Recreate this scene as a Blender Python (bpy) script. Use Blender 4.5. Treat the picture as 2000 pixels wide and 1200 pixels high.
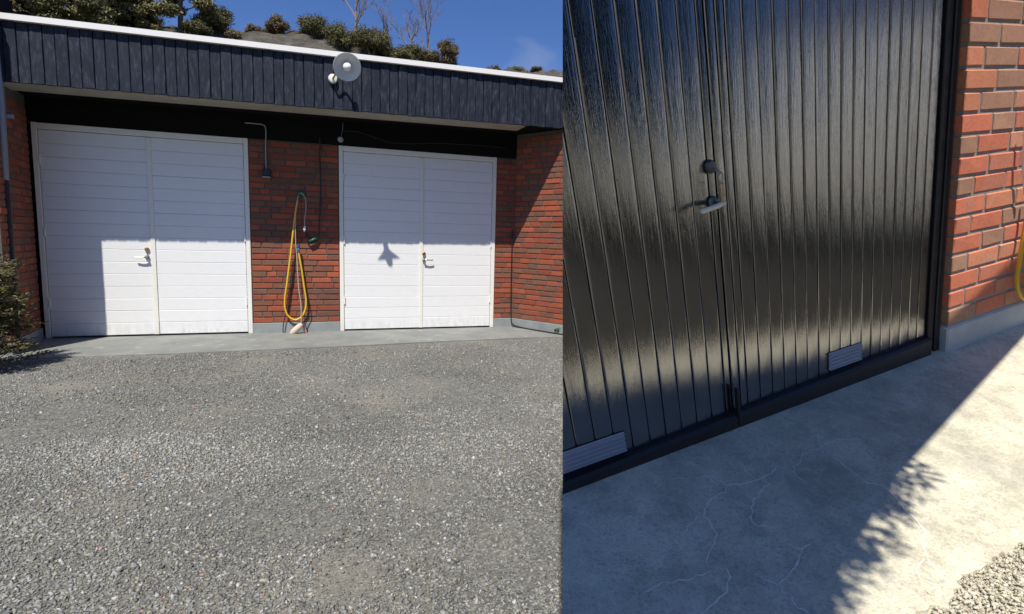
import bpy, bmesh, math, random
import numpy as np
from mathutils import Vector, Matrix, noise
random.seed(7); rng = np.random.default_rng(7)
S = bpy.context.scene
COL = S.collection
for o in list(bpy.data.objects): bpy.data.objects.remove(o)
rad = math.radians

# ------------------------------------------------------------------ camera
CAM = np.array([3.01253, -7.90799, 1.28640])
RW = np.array([[0.94544984, -0.32467474, 0.02666302],      # right
               [-0.01315001, -0.11981618, -0.99270900],    # down
               [0.32550220, 0.93820594, -0.11754967]])     # forward
FPX = 1100.0
cd = bpy.data.cameras.new('camera'); cam = bpy.data.objects.new('camera', cd); COL.objects.link(cam)
cd.sensor_fit = 'HORIZONTAL'; cd.sensor_width = 36; cd.lens = 36 * FPX / 2000
cd.clip_start = 0.02; cd.clip_end = 2000
mw = Matrix.Identity(4)
for i in range(3):
    mw[i][0] = RW[0][i]; mw[i][1] = -RW[1][i]; mw[i][2] = -RW[2][i]; mw[i][3] = CAM[i]
cam.matrix_world = mw
S.camera = cam

# ------------------------------------------------------------------ light
LD = Vector((0.53, 1.0, -1.95)).normalized()             # the way the sunlight travels
SUN_EL = math.asin(-LD.z); SUN_AZ = math.atan2(-LD.x, -LD.y)
w = bpy.data.worlds.new('World'); S.world = w; w.use_nodes = True
nt = w.node_tree; bg = nt.nodes['Background']
sky = nt.nodes.new('ShaderNodeTexSky'); sky.sky_type = 'NISHITA'; sky.sun_disc = False
sky.sun_elevation = SUN_EL; sky.sun_rotation = SUN_AZ
sky.air_density = 1.0; sky.dust_density = 0.2; sky.ozone_density = 3.0; sky.altitude = 300
bg.inputs['Strength'].default_value = 0.06
# a few thin wisps of cloud low over the hill
tc = nt.nodes.new('ShaderNodeTexCoord'); mp = nt.nodes.new('ShaderNodeMapping'); mp.inputs['Scale'].default_value = (2.2, 2.2, 6.0)
nz = nt.nodes.new('ShaderNodeTexNoise'); nz.inputs['Scale'].default_value = 2.6; nz.inputs['Detail'].default_value = 7; nz.inputs['Distortion'].default_value = 0.6
cr = nt.nodes.new('ShaderNodeValToRGB'); cr.color_ramp.elements[0].position = 0.60; cr.color_ramp.elements[0].color = (0, 0, 0, 1)
cr.color_ramp.elements[1].position = 0.85; cr.color_ramp.elements[1].color = (0.30, 0.30, 0.30, 1)
mx = nt.nodes.new('ShaderNodeMixRGB'); mx.inputs['Color2'].default_value = (7.5, 7.8, 8.2, 1)
nt.links.new(tc.outputs['Generated'], mp.inputs['Vector']); nt.links.new(mp.outputs[0], nz.inputs['Vector'])
nt.links.new(nz.outputs['Fac'], cr.inputs[0]); nt.links.new(cr.outputs[0], mx.inputs['Fac'])
hs = nt.nodes.new('ShaderNodeMixRGB'); hs.blend_type = 'MULTIPLY'; hs.inputs['Fac'].default_value = 1.0; hs.inputs['Color2'].default_value = (0.79, 1.04, 1.56, 1)
nt.links.new(sky.outputs[0], hs.inputs['Color1']); nt.links.new(hs.outputs[0], mx.inputs['Color1']); nt.links.new(mx.outputs[0], bg.inputs['Color'])
sl = bpy.data.lights.new('sun', 'SUN'); sl.energy = 5.0; sl.angle = rad(0.53); sl.color = (1.0, 0.95, 0.86)
so = bpy.data.objects.new('sun', sl); COL.objects.link(so); so.rotation_euler = LD.to_track_quat('-Z', 'Y').to_euler(); so.location = (-10, -25, 40)
S.view_settings.view_transform = 'Standard'; S.view_settings.look = 'None'
S.view_settings.exposure = 0.30; S.view_settings.gamma = 1.0

# ------------------------------------------------------------------ helpers
def ray(px): return RW.T @ np.array([px[0] - 1000.0, px[1] - 600.0, FPX])
def atY(x, y, Y):
    d = ray((x, y)); return Vector(CAM + d * ((Y - CAM[1]) / d[1]))
def atZ(x, y, Z):
    d = ray((x, y)); return Vector(CAM + d * ((Z - CAM[2]) / d[2]))

def tag(o, label=None, cat=None, group=None, kind=None):
    if label: o['label'] = label
    if cat: o['category'] = cat
    if group: o['group'] = group
    if kind: o['kind'] = kind
    return o
def empty(name, loc=(0, 0, 0), parent=None):
    o = bpy.data.objects.new(name, None); COL.objects.link(o); o.location = loc; o.empty_display_size = 0.1
    if parent: setpar(o, parent)
    return o
def setpar(o, p):
    o.parent = p
    o.matrix_parent_inverse = Matrix.Translation(p_world(p)).inverted()
def p_world(p):
    v = Vector(p.location); q = p.parent
    return v           # every parent here is either at the origin or translated only, children are written in world space

class MB:
    def __init__(s): s.v = []; s.f = []
    def add(s, vs, fs):
        b = len(s.v); s.v += [tuple(v) for v in vs]; s.f += [tuple(i + b for i in f) for f in fs]; return s
    def box(s, x0, x1, y0, y1, z0, z1):
        return s.add([(x0, y0, z0), (x1, y0, z0), (x1, y1, z0), (x0, y1, z0), (x0, y0, z1), (x1, y0, z1), (x1, y1, z1), (x0, y1, z1)],
                     [(0, 3, 2, 1), (4, 5, 6, 7), (0, 1, 5, 4), (1, 2, 6, 5), (2, 3, 7, 6), (3, 0, 4, 7)])
    def cbox(s, x0, x1, y0, y1, z0, z1, c=0.004, jit=0.0):
        # box with chamfered edges, 24 vertices
        vs = []; idx = {}
        cs = [((x0, 1), (x1, -1)), ((y0, 1), (y1, -1)), ((z0, 1), (z1, -1))]
        for i in range(2):
            for j in range(2):
                for k in range(2):
                    for a in range(3):
                        p = [cs[0][i][0], cs[1][j][0], cs[2][k][0]]
                        sg = [cs[0][i][1], cs[1][j][1], cs[2][k][1]]
                        for b in range(3):
                            if b != a: p[b] += sg[b] * c
                        if jit:
                            p = [q + random.uniform(-jit, jit) for q in p]
                        idx[(i, j, k, a)] = len(vs); vs.append(p)
        fs = []
        for a in range(3):
            b, c2 = (a + 1) % 3, (a + 2) % 3
            for sd in range(2):
                q = []
                for (m, n) in ((0, 0), (1, 0), (1, 1), (0, 1)):
                    t = [0, 0, 0]; t[a] = sd; t[b] = m; t[c2] = n; q.append(idx[(t[0], t[1], t[2], a)])
                fs.append(tuple(q if sd else q[::-1]))
        for a in range(3):       # edges along axis a
            b, c2 = (a + 1) % 3, (a + 2) % 3
            for m in range(2):
                for n in range(2):
                    t0 = [0, 0, 0]; t1 = [0, 0, 0]; t0[b] = t1[b] = m; t0[c2] = t1[c2] = n; t1[a] = 1
                    q = [idx[(*t0, b)], idx[(*t1, b)], idx[(*t1, c2)], idx[(*t0, c2)]]
                    fs.append(tuple(q if (m == n) else q[::-1]))
        for i in range(2):
            for j in range(2):
                for k in range(2):
                    q = [idx[(i, j, k, 0)], idx[(i, j, k, 1)], idx[(i, j, k, 2)]]
                    fs.append(tuple(q[::-1] if (i + j + k) % 2 == 0 else q))
        return s.add(vs, fs)
    def tube(s, pts, r, n=8, closed=False, caps=True):
        pts = [Vector(p) for p in pts]; m = len(pts); rr = r if hasattr(r, '__len__') else [r] * m
        t0 = (pts[1] - pts[0]).normalized(); up = Vector((0, 0, 1)) if abs(t0.z) < .9 else Vector((1, 0, 0))
        a = t0.cross(up).normalized(); vs = []
        for i in range(m):
            if closed: t = pts[(i + 1) % m] - pts[i - 1]
            else: t = pts[min(i + 1, m - 1)] - pts[max(i - 1, 0)]
            t.normalize(); a = (a - t * a.dot(t))
            if a.length < 1e-6: a = t.orthogonal()
            a.normalize(); b = t.cross(a)
            for k in range(n):
                an = 2 * math.pi * k / n; vs.append(pts[i] + (a * math.cos(an) + b * math.sin(an)) * rr[i])
        fs = []
        for i in range(m if closed else m - 1):
            j = (i + 1) % m
            for k in range(n): fs.append((i * n + k, i * n + (k + 1) % n, j * n + (k + 1) % n, j * n + k))
        if caps and not closed: fs.append(tuple(range(n))[::-1]); fs.append(tuple((m - 1) * n + k for k in range(n)))
        return s.add(vs, fs)
    def lathe(s, prof, origin, axis, n=24):
        # prof: list of (radius, height along axis)
        ax = Vector(axis).normalized(); a = ax.orthogonal().normalized(); b = ax.cross(a); o = Vector(origin); vs = []
        for (r, h) in prof:
            for k in range(n):
                an = 2 * math.pi * k / n; vs.append(o + ax * h + (a * math.cos(an) + b * math.sin(an)) * max(r, 1e-5))
        fs = []
        for i in range(len(prof) - 1):
            for k in range(n): fs.append((i * n + k, i * n + (k + 1) % n, (i + 1) * n + (k + 1) % n, (i + 1) * n + k))
        return s.add(vs, fs)
    def prism(s, poly, vec):
        n = len(poly); vec = Vector(vec); P = [Vector(p) for p in poly]
        return s.add(P + [p + vec for p in P], [tuple(range(n))[::-1], tuple(range(n, 2 * n))] + [(i, (i + 1) % n, (i + 1) % n + n, i + n) for i in range(n)])
    def xf(s, fn): s.v = [tuple(fn(v)) for v in s.v]; return s
    def mesh(s, name, mat, smooth=False, cut=None, fix=True):
        me = bpy.data.meshes.new(name); me.from_pydata(s.v, [], s.f)
        if cut or fix:
            bm = bmesh.new(); bm.from_mesh(me)
            if cut:
                g = bm.verts[:] + bm.edges[:] + bm.faces[:]
                r = bmesh.ops.bisect_plane(bm, geom=g, plane_co=cut[0], plane_no=cut[1], clear_inner=True)
                ed = [e for e in r['geom_cut'] if isinstance(e, bmesh.types.BMEdge)]
                if ed:
                    try: bmesh.ops.holes_fill(bm, edges=ed, sides=0)
                    except Exception: pass
            bmesh.ops.recalc_face_normals(bm, faces=bm.faces[:])
            if smooth:
                for e in bm.edges:
                    if len(e.link_faces) != 2 or e.calc_face_angle(0) > .75: e.smooth = False
            bm.to_mesh(me); bm.free()
        if mat: me.materials.append(mat)
        if smooth:
            for p in me.polygons: p.use_smooth = True
        return me
    def build(s, name, mat, parent=None, smooth=False, cut=None, fix=True):
        me = s.mesh(name, mat, smooth, cut, fix)
        if not len(me.vertices): return None
        o = bpy.data.objects.new(name, me); COL.objects.link(o)
        if parent: setpar(o, parent)
        return o
def spline(pts, k=8, closed=False):
    P = [Vector(p) for p in pts]; n = len(P); out = []
    rngi = range(n if closed else n - 1)
    for i in rngi:
        if closed: p0, p1, p2, p3 = P[i - 1], P[i], P[(i + 1) % n], P[(i + 2) % n]
        else: p0, p1, p2, p3 = P[max(i - 1, 0)], P[i], P[i + 1], P[min(i + 2, n - 1)]
        for j in range(k):
            t = j / k
            out.append(0.5 * ((2 * p1) + (p2 - p0) * t + (2 * p0 - 5 * p1 + 4 * p2 - p3) * t * t + (3 * p1 - p0 - 3 * p2 + p3) * t ** 3))
    if not closed: out.append(P[-1])
    return out

# ------------------------------------------------------------------ materials
def mat(name, col, rough=0.7, metal=0.0, ior=None):
    m = bpy.data.materials.new(name); m.use_nodes = True; b = m.node_tree.nodes['Principled BSDF']
    b.inputs['Base Color'].default_value = (*col, 1); b.inputs['Roughness'].default_value = rough; b.inputs['Metallic'].default_value = metal
    if ior: b.inputs['IOR'].default_value = ior
    return m
class N:
    """small node helper"""
    def __init__(s, m): s.t = m.node_tree; s.b = s.t.nodes['Principled BSDF']
    def n(s, typ, **kw):
        x = s.t.nodes.new(typ)
        for k, v in kw.items():
            if k in x.inputs: x.inputs[k].default_value = v
            else: setattr(x, k, v)
        return x
    def l(s, a, b): s.t.links.new(a, b)
    def co(s, scale=(1, 1, 1), kind='Object'):
        c = s.n('ShaderNodeTexCoord'); mpg = s.n('ShaderNodeMapping'); mpg.inputs['Scale'].default_value = scale; s.l(c.outputs[kind], mpg.inputs['Vector']); return mpg.outputs[0]
    def geo(s, scale=(1, 1, 1)):
        c = s.n('ShaderNodeNewGeometry'); mpg = s.n('ShaderNodeMapping'); mpg.inputs['Scale'].default_value = scale; s.l(c.outputs['Position'], mpg.inputs['Vector']); return mpg.outputs[0]
    def noise(s, vec, scale, detail=4, rough=0.5, dist=0.0):
        x = s.n('ShaderNodeTexNoise'); x.inputs['Scale'].default_value = scale; x.inputs['Detail'].default_value = detail; x.inputs['Roughness'].default_value = rough; x.inputs['Distortion'].default_value = dist
        s.l(vec, x.inputs['Vector']); return x.outputs['Fac']
    def ramp(s, fac, stops):
        x = s.n('ShaderNodeValToRGB'); e = x.color_ramp.elements
        while len(e) < len(stops): e.new(0.5)
        for i, (p, c) in enumerate(stops):
            e[i].position = p; e[i].color = (c, c, c, 1) if not hasattr(c, '__len__') else (*c, 1)
        s.l(fac, x.inputs[0]); return x.outputs[0]
    def mix(s, fac, a, b, blend='MIX'):
        x = s.n('ShaderNodeMixRGB', blend_type=blend)
        for inp, v in ((x.inputs[0], fac), (x.inputs[1], a), (x.inputs[2], b)):
            if isinstance(v, (int, float)): inp.default_value = v
            elif isinstance(v, tuple): inp.default_value = (*v, 1)
            else: s.l(v, inp)
        return x.outputs[0]
    def math(s, op, a, b=None, c=None):
        x = s.n('ShaderNodeMath', operation=op)
        for inp, v in zip(x.inputs, (a, b, c)):
            if v is None: continue
            if isinstance(v, (int, float)): inp.default_value = v
            else: s.l(v, inp)
        return x.outputs[0]
    def bump(s, h, strength=0.3, dist=0.01):
        x = s.n('ShaderNodeBump'); x.inputs['Strength'].default_value = strength; x.inputs['Distance'].default_value = dist; s.l(h, x.inputs['Height']); s.l(x.outputs[0], s.b.inputs['Normal'])
    def color(s, c): s.l(c, s.b.inputs['Base Color'])
    def rough(s, c): s.l(c, s.b.inputs['Roughness'])

def brick_mat(name, c1, c2, c3=None):
    m = mat(name, c1, 0.85); n = N(m); g = n.geo()
    r = n.n('ShaderNodeObjectInfo').outputs['Random']
    a = n.noise(g, 14, 5, 0.6); b = n.noise(g, 90, 4, 0.6)
    c = n.mix(n.ramp(a, [(0.35, 0.0), (0.65, 1.0)]), c1, c2)
    c = n.mix(n.math('MULTIPLY', r, 0.45), c, tuple(x * 0.55 for x in c1))
    if c3: c = n.mix(n.ramp(n.noise(g, 7, 3, 0.5), [(0.52, 0.0), (0.62, 0.8)]), c, c3)
    c = n.mix(n.ramp(b, [(0.45, 0.0), (0.75, 0.5)]), c, tuple(x * 0.4 for x in c1))
    n.color(c); n.bump(n.mix(0.5, b, a), 0.35, 0.004); return m
M = {}
M['brick_red'] = brick_mat('brick_red', (0.335, 0.076, 0.036), (0.26, 0.064, 0.034))
M['brick_orange'] = brick_mat('brick_orange', (0.41, 0.100, 0.042), (0.33, 0.080, 0.038))
M['brick_brown'] = brick_mat('brick_brown', (0.22, 0.088, 0.048), (0.27, 0.09, 0.048), (0.18, 0.095, 0.06))
M['brick_dark'] = brick_mat('brick_dark', (0.165, 0.078, 0.050), (0.25, 0.085, 0.048))
BR = [('brick_red', .34), ('brick_orange', .22), ('brick_brown', .27), ('brick_dark', .17)]
M['rb_red'] = brick_mat('brick_pale_red', (0.76, 0.225, 0.115), (0.66, 0.19, 0.105), (0.58, 0.22, 0.135))
M['rb_orange'] = brick_mat('brick_pale_orange', (0.76, 0.29, 0.15), (0.70, 0.24, 0.125), (0.58, 0.29, 0.18))
M['rb_brown'] = brick_mat('brick_tan', (0.54, 0.28, 0.17), (0.47, 0.24, 0.145), (0.42, 0.22, 0.15))
BR2 = [('rb_red', .42), ('rb_orange', .26), ('rb_brown', .32)]
def pick(tbl):
    r = random.random()
    for k, p in tbl:
        r -= p
        if r <= 0: return M[k]
    return M[tbl[0][0]]
def mortar(name, c):
    m = mat(name, c, 0.95); n = N(m); g = n.geo(); a = n.noise(g, 60, 5, .6); n.color(n.mix(n.ramp(a, [(.3, 0.), (.7, 1.)]), tuple(x * .75 for x in c), c)); n.bump(a, .5, .006); return m
M['mortar'] = mortar('mortar_dark', (0.12, 0.115, 0.095)); M['mortar2'] = mortar('mortar_grey', (0.36, 0.31, 0.26))

def plinth_mat(name, c):
    m = mat(name, c, 0.75); n = N(m); g = n.geo(); a = n.noise(g, 5, 6, .6); b = n.noise(g, 55, 4, .6)
    k = n.mix(n.ramp(a, [(.3, 0.), (.7, 1.)]), tuple(x * .82 for x in c), tuple(min(1, x * 1.1) for x in c))
    k = n.mix(n.ramp(b, [(.60, 0.), (.72, .45)]), k, tuple(x * .6 for x in c)); n.color(k); n.bump(n.mix(.5, a, b), .3, .006); return m
M['plinth'] = plinth_mat('plinth_grey_paint', (0.26, 0.28, 0.275)); M['plinth2'] = plinth_mat('plinth_pale_grey', (0.47, 0.49, 0.48))

def white_paint(name, c, worn=0.4):
    m = mat(name, c, 0.42); n = N(m); g = n.geo((1, 1, 6)); g2 = n.geo()
    a = n.noise(g, 9, 6, .65); b = n.noise(n.geo((3, 3, 45)), 5, 4, .6)
    k = n.mix(n.ramp(a, [(.40, 0.), (.75, worn)]), c, tuple(x * y for x, y in zip(c, (.86, .85, .80))))
    k = n.mix(n.ramp(n.noise(g2, 38, 3, .6), [(.70, 0.), (.76, worn * .8)]), k, (.42, .40, .36))
    z = n.n('ShaderNodeSeparateXYZ'); n.l(g2, z.inputs[0]); gr = n.math('MULTIPLY', n.ramp(z.outputs['Z'], [(.0, 1.), (.22, .0)]), n.ramp(n.noise(n.geo((1, 1, .4)), 16, 5, .7), [(.42, 0.), (.70, .5)]))
    k = n.mix(gr, k, (.40, .385, .34)); n.color(k); n.bump(b, .12, .004); return m
M['white'] = white_paint('white_paint', (0.80, 0.80, 0.79)); M['white_trim'] = white_paint('white_trim_paint', (0.82, 0.80, 0.72), .5)
M['roof_trim'] = white_paint('roof_trim_white', (0.82, 0.80, 0.77), .2)

def navy(name):
    m = mat(name, (.02, .03, .06), 0.55); n = N(m); r = n.n('ShaderNodeObjectInfo').outputs['Random']
    g = n.geo((1, 1, .12)); a = n.noise(g, 42, 6, .7); b = n.noise(n.geo((1, 1, .22)), 34, 6, .75)
    c = n.mix(n.ramp(a, [(.35, 0.), (.72, 1.)]), (.003, .005, .014), (.013, .019, .038))
    c = n.mix(n.math('MULTIPLY', r, .55), c, (.014, .020, .035))
    c = n.mix(n.ramp(b, [(.50, 0.), (.72, .75)]), c, (.078, .090, .118)); n.color(c); n.bump(n.mix(.5, a, b), .4, .004)
    n.rough(n.ramp(b, [(.4, .6), (.7, .9)])); n.b.inputs['Specular IOR Level'].default_value = .3; return m
M['navy'] = navy('weathered_navy_paint')
M['black_wood'] = mat('black_stained_wood', (0.008, 0.0075, 0.0075), 0.9); M['black_wood'].node_tree.nodes['Principled BSDF'].inputs['Specular IOR Level'].default_value = .15
M['grey_board'] = plinth_mat('grey_underside_board', (0.36, 0.34, 0.29))
M['roof_felt'] = mat('roof_felt', (.05, .05, .05), .9)
M['dark_metal'] = mat('dark_metal', (.03, .032, .035), .5, .6)
M['grey_metal'] = mat('galvanised_grey', (.32, .34, .36), .45, .6)
M['brass'] = mat('brass', (.55, .38, .16), .35, 1.0)
M['steel'] = mat('worn_steel', (.5, .48, .43), .32, 1.0)
M['enamel'] = mat('grey_white_enamel', (.62, .64, .62), .35)
M['enamel_out'] = mat('lamp_outer_enamel', (.25, .26, .26), .4)
M['bulb'] = mat('milk_glass', (.85, .85, .82), .2)
M['porcelain'] = mat('white_porcelain', (.8, .79, .75), .2)
M['yellow'] = mat('yellow_hose', (.70, .46, .03), .4)
M['green_pl'] = mat('green_plastic', (.01, .12, .06), .4)
M['black_rubber'] = mat('black_rubber', (.012, .014, .014), .45)
M['blue_pl'] = mat('blue_plastic', (.06, .16, .28), .4)
M['cord'] = mat('pale_cord', (.50, .45, .37), .8)
M['float'] = mat('beige_foam', (.55, .46, .37), .75)
M['red_pl'] = mat('red_plastic', (.45, .03, .03), .5)

def gravel_base():
    m = mat('gravel_bed', (.2, .19, .16), .95); n = N(m); g = n.geo()
    v = n.n('ShaderNodeTexVoronoi'); v.inputs['Scale'].default_value = 95; n.l(g, v.inputs['Vector'])
    a = n.noise(g, 1.1, 5, .6); b = n.noise(g, 160, 4, .7)
    pc = n.ramp(v.outputs['Color'], [(0, (.045, .047, .045)), (.35, (.10, .102, .095)), (.7, (.17, .17, .15)), (1, (.34, .335, .30))])
    sand = n.mix(b, (.205, .19, .145), (.30, .275, .215))
    n.color(n.mix(n.ramp(a, [(.48, .10), (.72, .7)]), pc, sand))
    h = n.mix(.5, v.outputs['Distance'], b); n.bump(h, .8, .012); return m
M['gravel_bed'] = gravel_base()
def stone_mat(name, tint=(1, 1, 1)):
    m = mat(name, (.2, .2, .2), .8); n = N(m); a = n.n('ShaderNodeVertexColor'); a.layer_name = 'stone'
    b = n.noise(n.geo(), 220, 3, .6); n.color(n.mix(n.ramp(b, [(.3, 0.), (.7, .5)]), a.outputs['Color'], (.12, .12, .12))); return m
M['stones'] = stone_mat('crushed_stone')
def slab_mat():
    m = mat('painted_slab', (.3, .3, .29), .7); n = N(m); g = n.geo(); a = n.noise(g, 2.2, 6, .65); b = n.noise(g, 70, 4, .6)
    c = n.mix(n.ramp(a, [(.35, 0.), (.68, 1.)]), (.155, .166, .158), (.235, .24, .222))
    c = n.mix(n.ramp(n.noise(g, 5, 5, .7), [(.58, 0.), (.70, .7)]), c, (.38, .35, .29)); c = n.mix(n.ramp(b, [(.62, 0.), (.75, .4)]), c, (.14, .14, .14))
    n.color(c); n.bump(n.mix(.4, a, b), .25, .008); return m
M['slab'] = slab_mat()
def rock_mat():
    m = mat('heath_rock', (.3, .28, .24), .95); n = N(m); g = n.geo(); a = n.noise(g, .55, 6, .65); b = n.noise(g, 4, 6, .7)
    rock = n.mix(b, (.085, .076, .062), (.26, .235, .195)); heath = n.mix(b, (.05, .045, .02), (.15, .115, .06)); relief_lichen = n.ramp(n.noise(g, 1.6, 8, .75), [(.42, 0.), (.60, .9)])  # dark lichen noise, also painted in to suggest shaded relief
    rock = n.mix(relief_lichen, rock, (.07, .06, .045)); n.color(n.mix(n.ramp(a, [(.46, 0.), (.58, 1.)]), rock, heath)); n.bump(n.noise(g, 2.2, 8, .75), 1.0, .5); return m
M['rock'] = rock_mat()
def leaf_mat(name, c1, c2, c3):
    m = mat(name, c1, .7); n = N(m); a = n.n('ShaderNodeVertexColor'); a.layer_name = 'leaf'
    s = n.n('ShaderNodeSeparateColor'); n.l(a.outputs['Color'], s.inputs[0])
    n.color(n.ramp(s.outputs[0], [(0, c1), (.5, c2), (1, c3)])); return m
M['juniper'] = leaf_mat('juniper_leaves', (.040, .040, .013), (.105, .096, .030), (.215, .18, .062))
M['pine'] = leaf_mat('pine_needles', (.042, .046, .016), (.12, .112, .038), (.25, .21, .078))
M['brown_leaf'] = leaf_mat('brown_juniper_leaves', (.055, .040, .017), (.125, .088, .038), (.23, .16, .072))
M['hedge'] = leaf_mat('hedge_leaves', (.012, .02, .008), (.03, .045, .015), (.06, .075, .03))
M['weed'] = leaf_mat('weed_leaves', (.03, .06, .012), (.06, .11, .02), (.10, .16, .04))
M['bark'] = mat('bark', (.16, .125, .095), .9)
M['twig'] = mat('grey_twigs', (.22, .175, .14), .85)

# ------------------------------------------------------------------ ground
def grid(x0, x1, y0, y1, nx, ny, fz, name, m, kind='structure'):
    xs = np.linspace(x0, x1, nx); ys = np.linspace(y0, y1, ny); v = []
    for y in ys:
        for x in xs: v.append((x, y, fz(x, y)))
    f = [(j * nx + i, j * nx + i + 1, (j + 1) * nx + i + 1, (j + 1) * nx + i) for j in range(ny - 1) for i in range(nx - 1)]
    mb = MB(); mb.v = v; mb.f = f; o = mb.build(name, m, smooth=True, fix=False); tag(o, kind=kind); return o
def gz(x, y):
    return -0.012 + 0.010 * noise.noise((x * 1.3, y * 1.3, 0)) - 0.006 * max(0, -1.2 - y) + (0.012 * noise.noise((x * .5, y * .5, 5)))
grid(-3.5, 10, -11, 0.3, 110, 96, gz, 'gravel_driveway', M['gravel_bed'])
o = MB().add([(-400, -400, -.09), (400, -400, -.09), (400, 400, -.09), (-400, 400, -.09)], [(0, 1, 2, 3)]).build('ground', M['gravel_bed'], fix=False); tag(o, kind='structure')

def scatter_stones(name, pts, sizes, m, frame=None, palette='grey', label='', cat='gravel'):
    n = len(pts)
    base = np.array([(1, 0, 0), (-1, 0, 0), (0, 1, 0), (0, -1, 0), (0, 0, 1), (0, 0, -1)], float)
    tri = np.array([(0, 2, 4), (2, 1, 4), (1, 3, 4), (3, 0, 4), (2, 0, 5), (1, 2, 5), (3, 1, 5), (0, 3, 5)])
    V = np.repeat(base[None], n, 0) * (1 + rng.uniform(-.35, .35, (n, 6, 1))) + rng.uniform(-.3, .3, (n, 6, 3))
    V *= np.stack([sizes * rng.uniform(.7, 1.35, n), sizes * rng.uniform(.6, 1.0, n), sizes * rng.uniform(.40, .75, n)], 1)[:, None, :]
    q = rng.normal(size=(n, 4)); q[:, 1:3] *= .45; q /= np.linalg.norm(q, axis=1)[:, None]
    ww, x, y, z = q.T
    Rm = np.stack([np.stack([1 - 2 * (y * y + z * z), 2 * (x * y - ww * z), 2 * (x * z + ww * y)], 1),
                   np.stack([2 * (x * y + ww * z), 1 - 2 * (x * x + z * z), 2 * (y * z - ww * x)], 1),
                   np.stack([2 * (x * z - ww * y), 2 * (y * z + ww * x), 1 - 2 * (x * x + y * y)], 1)], 1)
    V = np.einsum('nij,nkj->nki', Rm, V)
    if frame is not None: V = V @ frame.T
    V += pts[:, None, :]
    me = bpy.data.meshes.new(name); F = (tri[None] + (np.arange(n) * 6)[:, None, None]).reshape(-1, 3)
    me.vertices.add(n * 6); me.vertices.foreach_set('co', V.astype(np.float32).ravel())
    me.loops.add(len(F) * 3); me.loops.foreach_set('vertex_index', F.astype(np.int32).ravel())
    me.polygons.add(len(F)); me.polygons.foreach_set('loop_start', np.arange(0, len(F) * 3, 3, dtype=np.int32))
    me.update(calc_edges=True); me.validate()
    g = rng.beta(2.2, 3.0, n) * .37 + .062
    c = np.stack([g * .985, g, g * .93], 1)
    k = rng.random(n)
    lf = np.array([noise.noise((p[0] * .8, p[1] * .8, 6.0)) + .5 * noise.noise((p[0] * 2.3, p[1] * 2.3, 2.0)) for p in pts]); c *= (1 + .38 * lf)[:, None]
    c[k < .075] = c[k < .075] * 0 + rng.uniform(.32, .58, (int((k < .075).sum()), 1)) * np.array([1, .985, .93])
    warm = (k > .80); c[warm] *= np.array([1.12, 1.0, .80])
    c[k > .9965] = np.array([.50, .23, .17])
    if palette == 'sand': c = c * .5 + np.array([.58, .52, .37]) * rng.uniform(.75, 1.15, (n, 1))
    ca = me.color_attributes.new('stone', 'FLOAT_COLOR', 'POINT')
    ca.data.foreach_set('color', np.repeat(np.concatenate([c, np.ones((n, 1))], 1), 6, 0).astype(np.float32).ravel())
    me.materials.append(m); o = bpy.data.objects.new(name, me); COL.objects.link(o)
    tag(o, label, cat, kind='stuff'); return o
TRK = [[(560, 690), (690, 745), (820, 850), (900, 960), (960, 1120)], [(700, 690), (790, 735), (900, 770), (1040, 850)], [(260, 695), (130, 745), (60, 850), (20, 1000)], [(430, 1010), (560, 1015), (640, 1090), (600, 1180)]]
TRK = [[atZ(x, y, 0) for x, y in t] for t in TRK]
TRP = np.array([(q.x, q.y) for t in TRK for q in spline(t, 14)])
def track(x, y):
    d = ((TRP - np.array((x, y))) ** 2).sum(1).min() ** .5
    return math.exp(-(d / .27) ** 2) * (.55 + .9 * noise.noise((x * 1.9, y * 2.3, 12)))
def make_gravel():
    pts = []; sz = []
    n = 210000
    # density highest close to the viewer, thinner towards the garage
    y = rng.uniform(-7.4, -0.95, n); x = rng.uniform(-1.2, 7.4, n)
    half = 0.9 + (y + 7.9) * 0.62; cx = 3.0 + (y + 7.9) * 0.12
    keep = (np.abs(x - cx) < half + .5); x = x[keep]; y = y[keep]
    n2 = 105000; y2 = rng.uniform(-6.6, -3.8, n2); x2 = rng.uniform(1.0, 5.2, n2); x = np.concatenate([x, x2]); y = np.concatenate([y, y2])
    for a, b in zip(x, y):
        d = .85 * noise.noise((a * .9, b * 1.3, 3.1)) + .6 * noise.noise((a * 2.7, b * 3.1, 9.4)) + .65 * max(0, track(a, b))
        if d > .20 and random.random() < min(.80, (d - .20) * 2.0): continue
        if b > -1.25 + .12 * noise.noise((a * 1.7, 0, 2)) + .03 * a - .02 and random.random() < .985: continue
        pts.append((a, b, gz(a, b) + .002)); sz.append(random.choice((.003, .0035, .004, .005, .006, .007, .0085, .0115)) * random.uniform(.8, 1.25))
    return np.array(pts), np.array(sz)
gp, gs = make_gravel()
scatter_stones('gravel_stones', gp, gs, M['stones'], label='loose grey crushed stone gravel covering the driveway', cat='gravel')

# hill behind the garage
def hill_z(x, y):
    crest = 11.1 + .35 * noise.noise((x * .22, 0, 1.7)) + .25 * math.sin(x * .35 + .5)
    t = (y - 9) / 16.0
    if t <= 0: return -0.6
    s = t * t * (3 - 2 * t) if t < 1 else 1 - min(1, ((y - 25) / 45) ** 2) * .8
    return -0.6 + (crest + .6) * s + .35 * noise.noise((x * .6, y * .6, 4)) * min(1, t * 1.5) + .22 * abs(noise.noise((x * 1.3, y * 1.3, 8))) + .13 * noise.noise((x * 3.3, y * 3.3, 3))
grid(-45, 75, 8.6, 70, 330, 190, hill_z, 'hill', M['rock'])

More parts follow.
